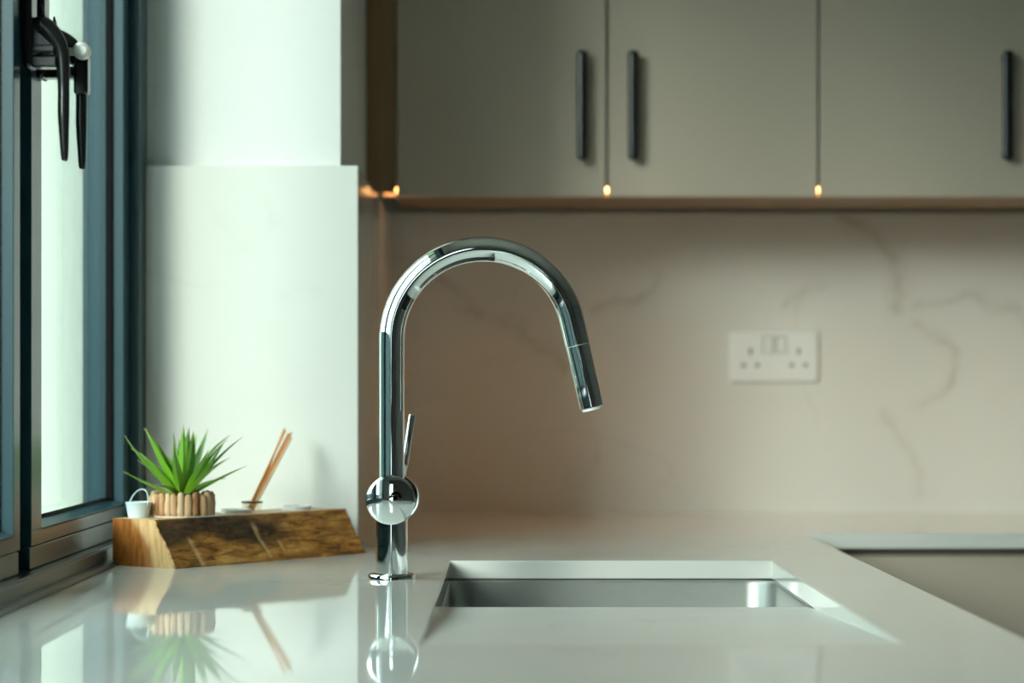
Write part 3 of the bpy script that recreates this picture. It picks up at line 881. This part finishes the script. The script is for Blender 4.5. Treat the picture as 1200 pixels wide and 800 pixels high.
# potted plant
pot = tag(empty('potted_plant', on_block(0.0785, 0.0665)), 'spiky green succulent in a driftwood pot on the wooden block', 'plant')
bm = bmesh.new(); lathe(bm, [(0, 0), (0.0365, 0), (0.0375, 0.0014), (0.030, 0.0020), (0, 0.0020)], 40)
auto_smooth(obj('saucer', bm, M['wax'], pot))
bm = bmesh.new(); lathe(bm, [(0, 0.001), (0.0305, 0.001), (0.0315, 0.024), (0.026, 0.0255), (0, 0.027)], 40)
auto_smooth(obj('pot_core', bm, M['soil'], pot))
rs = random.Random(3)
a = 0.0
while a < 2 * math.pi - 0.10:
    w = rs.uniform(0.0034, 0.0056)
    bm = bmesh.new()
    lean = rs.uniform(-0.0035, 0.0035); h = rs.uniform(0.0255, 0.0295)
    n = 5; zz = [0.0012, h * 0.25, h * 0.55, h * 0.85, h]
    pth = [(0.0335 + rs.uniform(-0.0008, 0.0012), lean * (q / 4 - 0.5) + rs.uniform(-0.0006, 0.0006), zz[q]) for q in range(n)]
    sweep(bm, pth, [w * 0.85, w, w * rs.uniform(0.85, 1.05), w * 0.95, w * 0.55], 9, up=Vector((0, 1, 0)))
    ca = a + w / 0.0335
    bmesh.ops.rotate(bm, verts=bm.verts[:], cent=(0, 0, 0), matrix=Matrix.Rotation(ca, 3, 'Z'))
    obj('twig', bm, M['twig'], pot, smooth=True)
    a += 2 * w / 0.0335 * 0.93

def leaf(az, el, length, width, curve, base_r=0.004, z0=0.024, roll=0.0):
    """strap leaf: tapering, keeled, recurving"""
    bm = bmesh.new(); la = bm.verts.layers.float.new('along')
    n = 14; prev = None
    d = Vector((math.cos(az), math.sin(az), 0)); sd = Vector((-math.sin(az), math.cos(az), 0))
    pos = d * base_r + Vector((0, 0, z0)); e = el
    for k in range(n + 1):
        t = k / n
        wv = width * (0.55 + 0.9 * t if t < 0.35 else (0.865 * (1 - ((t - 0.35) / 0.65) ** 1.5))) * 0.5
        wv = max(wv, 0.00025)
        fw = d * math.cos(e) + Vector((0, 0, math.sin(e))); nr = (-d * math.sin(e) + Vector((0, 0, math.cos(e))))
        th = 0.0011 * (1 - t) + 0.0002
        ring = [bm.verts.new(pos - sd * wv + nr * wv * 0.45), bm.verts.new(pos + nr * th * 0.2), bm.verts.new(pos + sd * wv + nr * wv * 0.45), bm.verts.new(pos - nr * th * 1.4)]
        for v in ring: v[la] = t
        if prev:
            for q in range(4): bm.faces.new((prev[q], prev[(q + 1) % 4], ring[(q + 1) % 4], ring[q]))
        else: bm.faces.new(ring)
        prev = ring
        pos = pos + fw * (length / n); e -= curve / n * (0.4 + 1.2 * t)
    bm.faces.new(prev)
    o = obj('leaf', bm, M['leaf'], pot, smooth=False)
    auto_smooth(o, 60)
    return o
rl = random.Random(11)
for ringi, (cnt, el, ln, wd) in enumerate(((7, 0.50, 0.066, 0.0110), (10, 0.80, 0.080, 0.0130), (9, 1.04, 0.084, 0.0145), (5, 1.28, 0.078, 0.0140), (3, 1.50, 0.056, 0.0110))):
    for k in range(cnt):
        az = 2 * math.pi * (k + 0.37 * ringi) / cnt + rl.uniform(-0.18, 0.18)
        leaf(az, el + rl.uniform(-0.14, 0.14), ln * rl.uniform(0.88, 1.15), wd * rl.uniform(0.85, 1.12), rl.uniform(-0.45, 0.65), 0.0035 + 0.0012 * (4 - ringi))

# ------------------------------------------------------------------ the photographer, seen only in the chrome
M['clothes'] = simple('black_clothes', (0.012, 0.012, 0.014), 0.9, noise_amt=0.2)
M['skin'] = simple('skin_tone', (0.50, 0.30, 0.22), 0.55, noise_amt=0.05)
M['hair'] = simple('dark_hair', (0.02, 0.014, 0.010), 0.6, scale=120, noise_amt=0.4)
M['camera_black'] = simple('black_camera_shell', (0.015, 0.015, 0.015), 0.4)
def build_person():
    V_, E_, Rr = [], [], []
    def node(p, r, par=None):
        V_.append(p); Rr.append(r)
        if par is not None: E_.append((par, len(V_) - 1))
        return len(V_) - 1
    pel = node((0, -0.80, 0.80), 0.125)
    a = node((0, -0.76, 0.93), 0.120, pel); a = node((0, -0.68, 1.08), 0.130, a); ch = node((0, -0.61, 1.21), 0.125, a)
    nk = node((0, -0.56, 1.31), 0.058, ch); a = node((0, -0.53, 1.38), 0.062, nk); a = node((0, -0.50, 1.45), 0.088, a); a = node((0, -0.51, 1.53), 0.085, a); node((0, -0.52, 1.58), 0.050, a)
    for s_ in (-1, 1):
        a = node((0.13 * s_, -0.62, 1.24), 0.075, ch); a = node((0.185 * s_, -0.62, 1.21), 0.064, a)
        a = node((0.25 * s_, -0.54, 1.10), 0.050, a); a = node((0.285 * s_, -0.44, 1.00), 0.043, a)
        a = node((0.20 * s_, -0.31, 1.045), 0.038, a); w = node((0.115 * s_, -0.205, 1.085), 0.026, a)
        p = node((0.092 * s_, -0.155, 1.105), 0.024, w)
        for k in range(4):
            z = 1.138 - 0.019 * k; ln = (0.94, 1.0, 0.95, 0.8)[k]
            q = node((0.090 * s_, -0.122, z), 0.0095, p); q = node((0.083 * s_, -0.094, z), 0.0088, q)
            q = node(((0.083 - 0.024 * ln) * s_, -0.084, z - 0.001), 0.0082, q); node(((0.083 - 0.044 * ln) * s_, -0.086, z - 0.003), 0.0070, q)
        q = node((0.088 * s_, -0.176, 1.128), 0.011, p); q = node((0.070 * s_, -0.178, 1.142), 0.0098, q); node((0.050 * s_, -0.174, 1.148), 0.0082, q)
        a = node((0.095 * s_, -0.80, 0.74), 0.098, pel); a = node((0.135 * s_, -0.62, 0.53), 0.078, a); a = node((0.140 * s_, -0.585, 0.47), 0.062, a)
        a = node((0.135 * s_, -0.71, 0.28), 0.058, a); a = node((0.130 * s_, -0.81, 0.10), 0.042, a)
        a = node((0.135 * s_, -0.76, 0.045), 0.044, a); node((0.145 * s_, -0.61, 0.036), 0.036, a)
    me = bpy.data.meshes.new('person_skeleton'); me.from_pydata(V_, E_, [])
    tmp = bpy.data.objects.new('person_skeleton', me); COL.objects.link(tmp)
    tmp.modifiers.new('skin', 'SKIN')
    sv = me.skin_vertices[0].data
    for k, r in enumerate(Rr): sv[k].radius = (r, r); sv[k].use_root = (k == 0)
    sb = tmp.modifiers.new('sub', 'SUBSURF'); sb.levels = 2; sb.render_levels = 2
    dg = bpy.context.evaluated_depsgraph_get(); dg.update()
    body = bpy.data.meshes.new_from_object(tmp.evaluated_get(dg))
    bpy.data.objects.remove(tmp)
    body.materials.clear(); body.materials.append(M['clothes']); body.materials.append(M['skin'])
    for p in body.polygons:
        p.use_smooth = True
        c = p.center
        if (c.z > 1.33 and c.y > -0.66) or (c.y > -0.205 and c.z > 1.0): p.material_index = 1
    root = tag(empty('person', (0, 0, 0)), 'person in black clothes stooping to hold a camera, mirrored in the chrome tap', 'person')
    o = bpy.data.objects.new('body', body); COL.objects.link(o); o.parent = root
    bm = bmesh.new()                                   # short hair: a cap over crown and nape
    bmesh.ops.create_uvsphere(bm, u_segments=32, v_segments=20, radius=1.0)
    for v in list(bm.verts):
        if v.co.y > 0.35 and v.co.z < 0.45 or v.co.z < -0.55: bm.verts.remove(v)
    for v in bm.verts:
        k = 1 + 0.03 * noise.noise(v.co * 6)
        v.co = Vector((v.co.x * 0.084 * k, v.co.y * 0.098 * k - 0.512, v.co.z * 0.098 * k + 1.512))
    obj('hair', bm, M['hair'], root, smooth=True)
    for s_ in (-1, 1):
        bm = bmesh.new(); bmesh.ops.create_uvsphere(bm, u_segments=16, v_segments=10, radius=0.011)
        for v in bm.verts: v.co += Vector((0.030 * s_, -0.420, 1.472))
        obj('eye', bm, M['hair'], root, smooth=True)
        bm = bmesh.new(); bmesh.ops.create_uvsphere(bm, u_segments=16, v_segments=10, radius=1)
        for v in bm.verts: v.co = Vector((v.co.x * 0.009 + 0.082 * s_, v.co.y * 0.018 - 0.500, v.co.z * 0.030 + 1.460))
        obj('ear', bm, M['skin'], root, smooth=True)
    bm = bmesh.new(); sweep(bm, [(0, -0.414, 1.478), (0, -0.400, 1.455), (0, -0.396, 1.440), (0, -0.412, 1.434)], [0.007, 0.011, 0.014, 0.010], 12)
    obj('nose', bm, M['skin'], root, smooth=True)
    bm = bmesh.new(); sweep(bm, [(-0.022, -0.424, 1.408), (0, -0.415, 1.409), (0.022, -0.424, 1.408)], [0.003, 0.006, 0.003], 10)
    obj('mouth', bm, simple('lip', (0.42, 0.18, 0.15), 0.5), root, smooth=True)
    ph = tag(empty('photo_camera', (0, -0.128, 1.07)), 'black photo camera held in the hands of the person', 'camera')
    boxes('camera_body', [(-0.068, 0.068, -0.030, 0.030, 0.0, 0.082), (-0.026, 0.026, -0.026, 0.032, 0.082, 0.104)], M['camera_black'], ph, bevel=0.006, seg=3)
    bm = bmesh.new(); mt_ = Matrix.Translation((0, 0.028, 0.046)) @ Matrix.Rotation(R(-90), 4, 'X')
    lathe(bm, [(0, 0), (0.033, 0), (0.034, 0.02), (0.037, 0.022), (0.037, 0.060), (0.034, 0.062), (0.031, 0.056), (0, 0.050)], 40, mt_)
    auto_smooth(obj('camera_lens', bm, M['camera_black'], ph))
build_person()
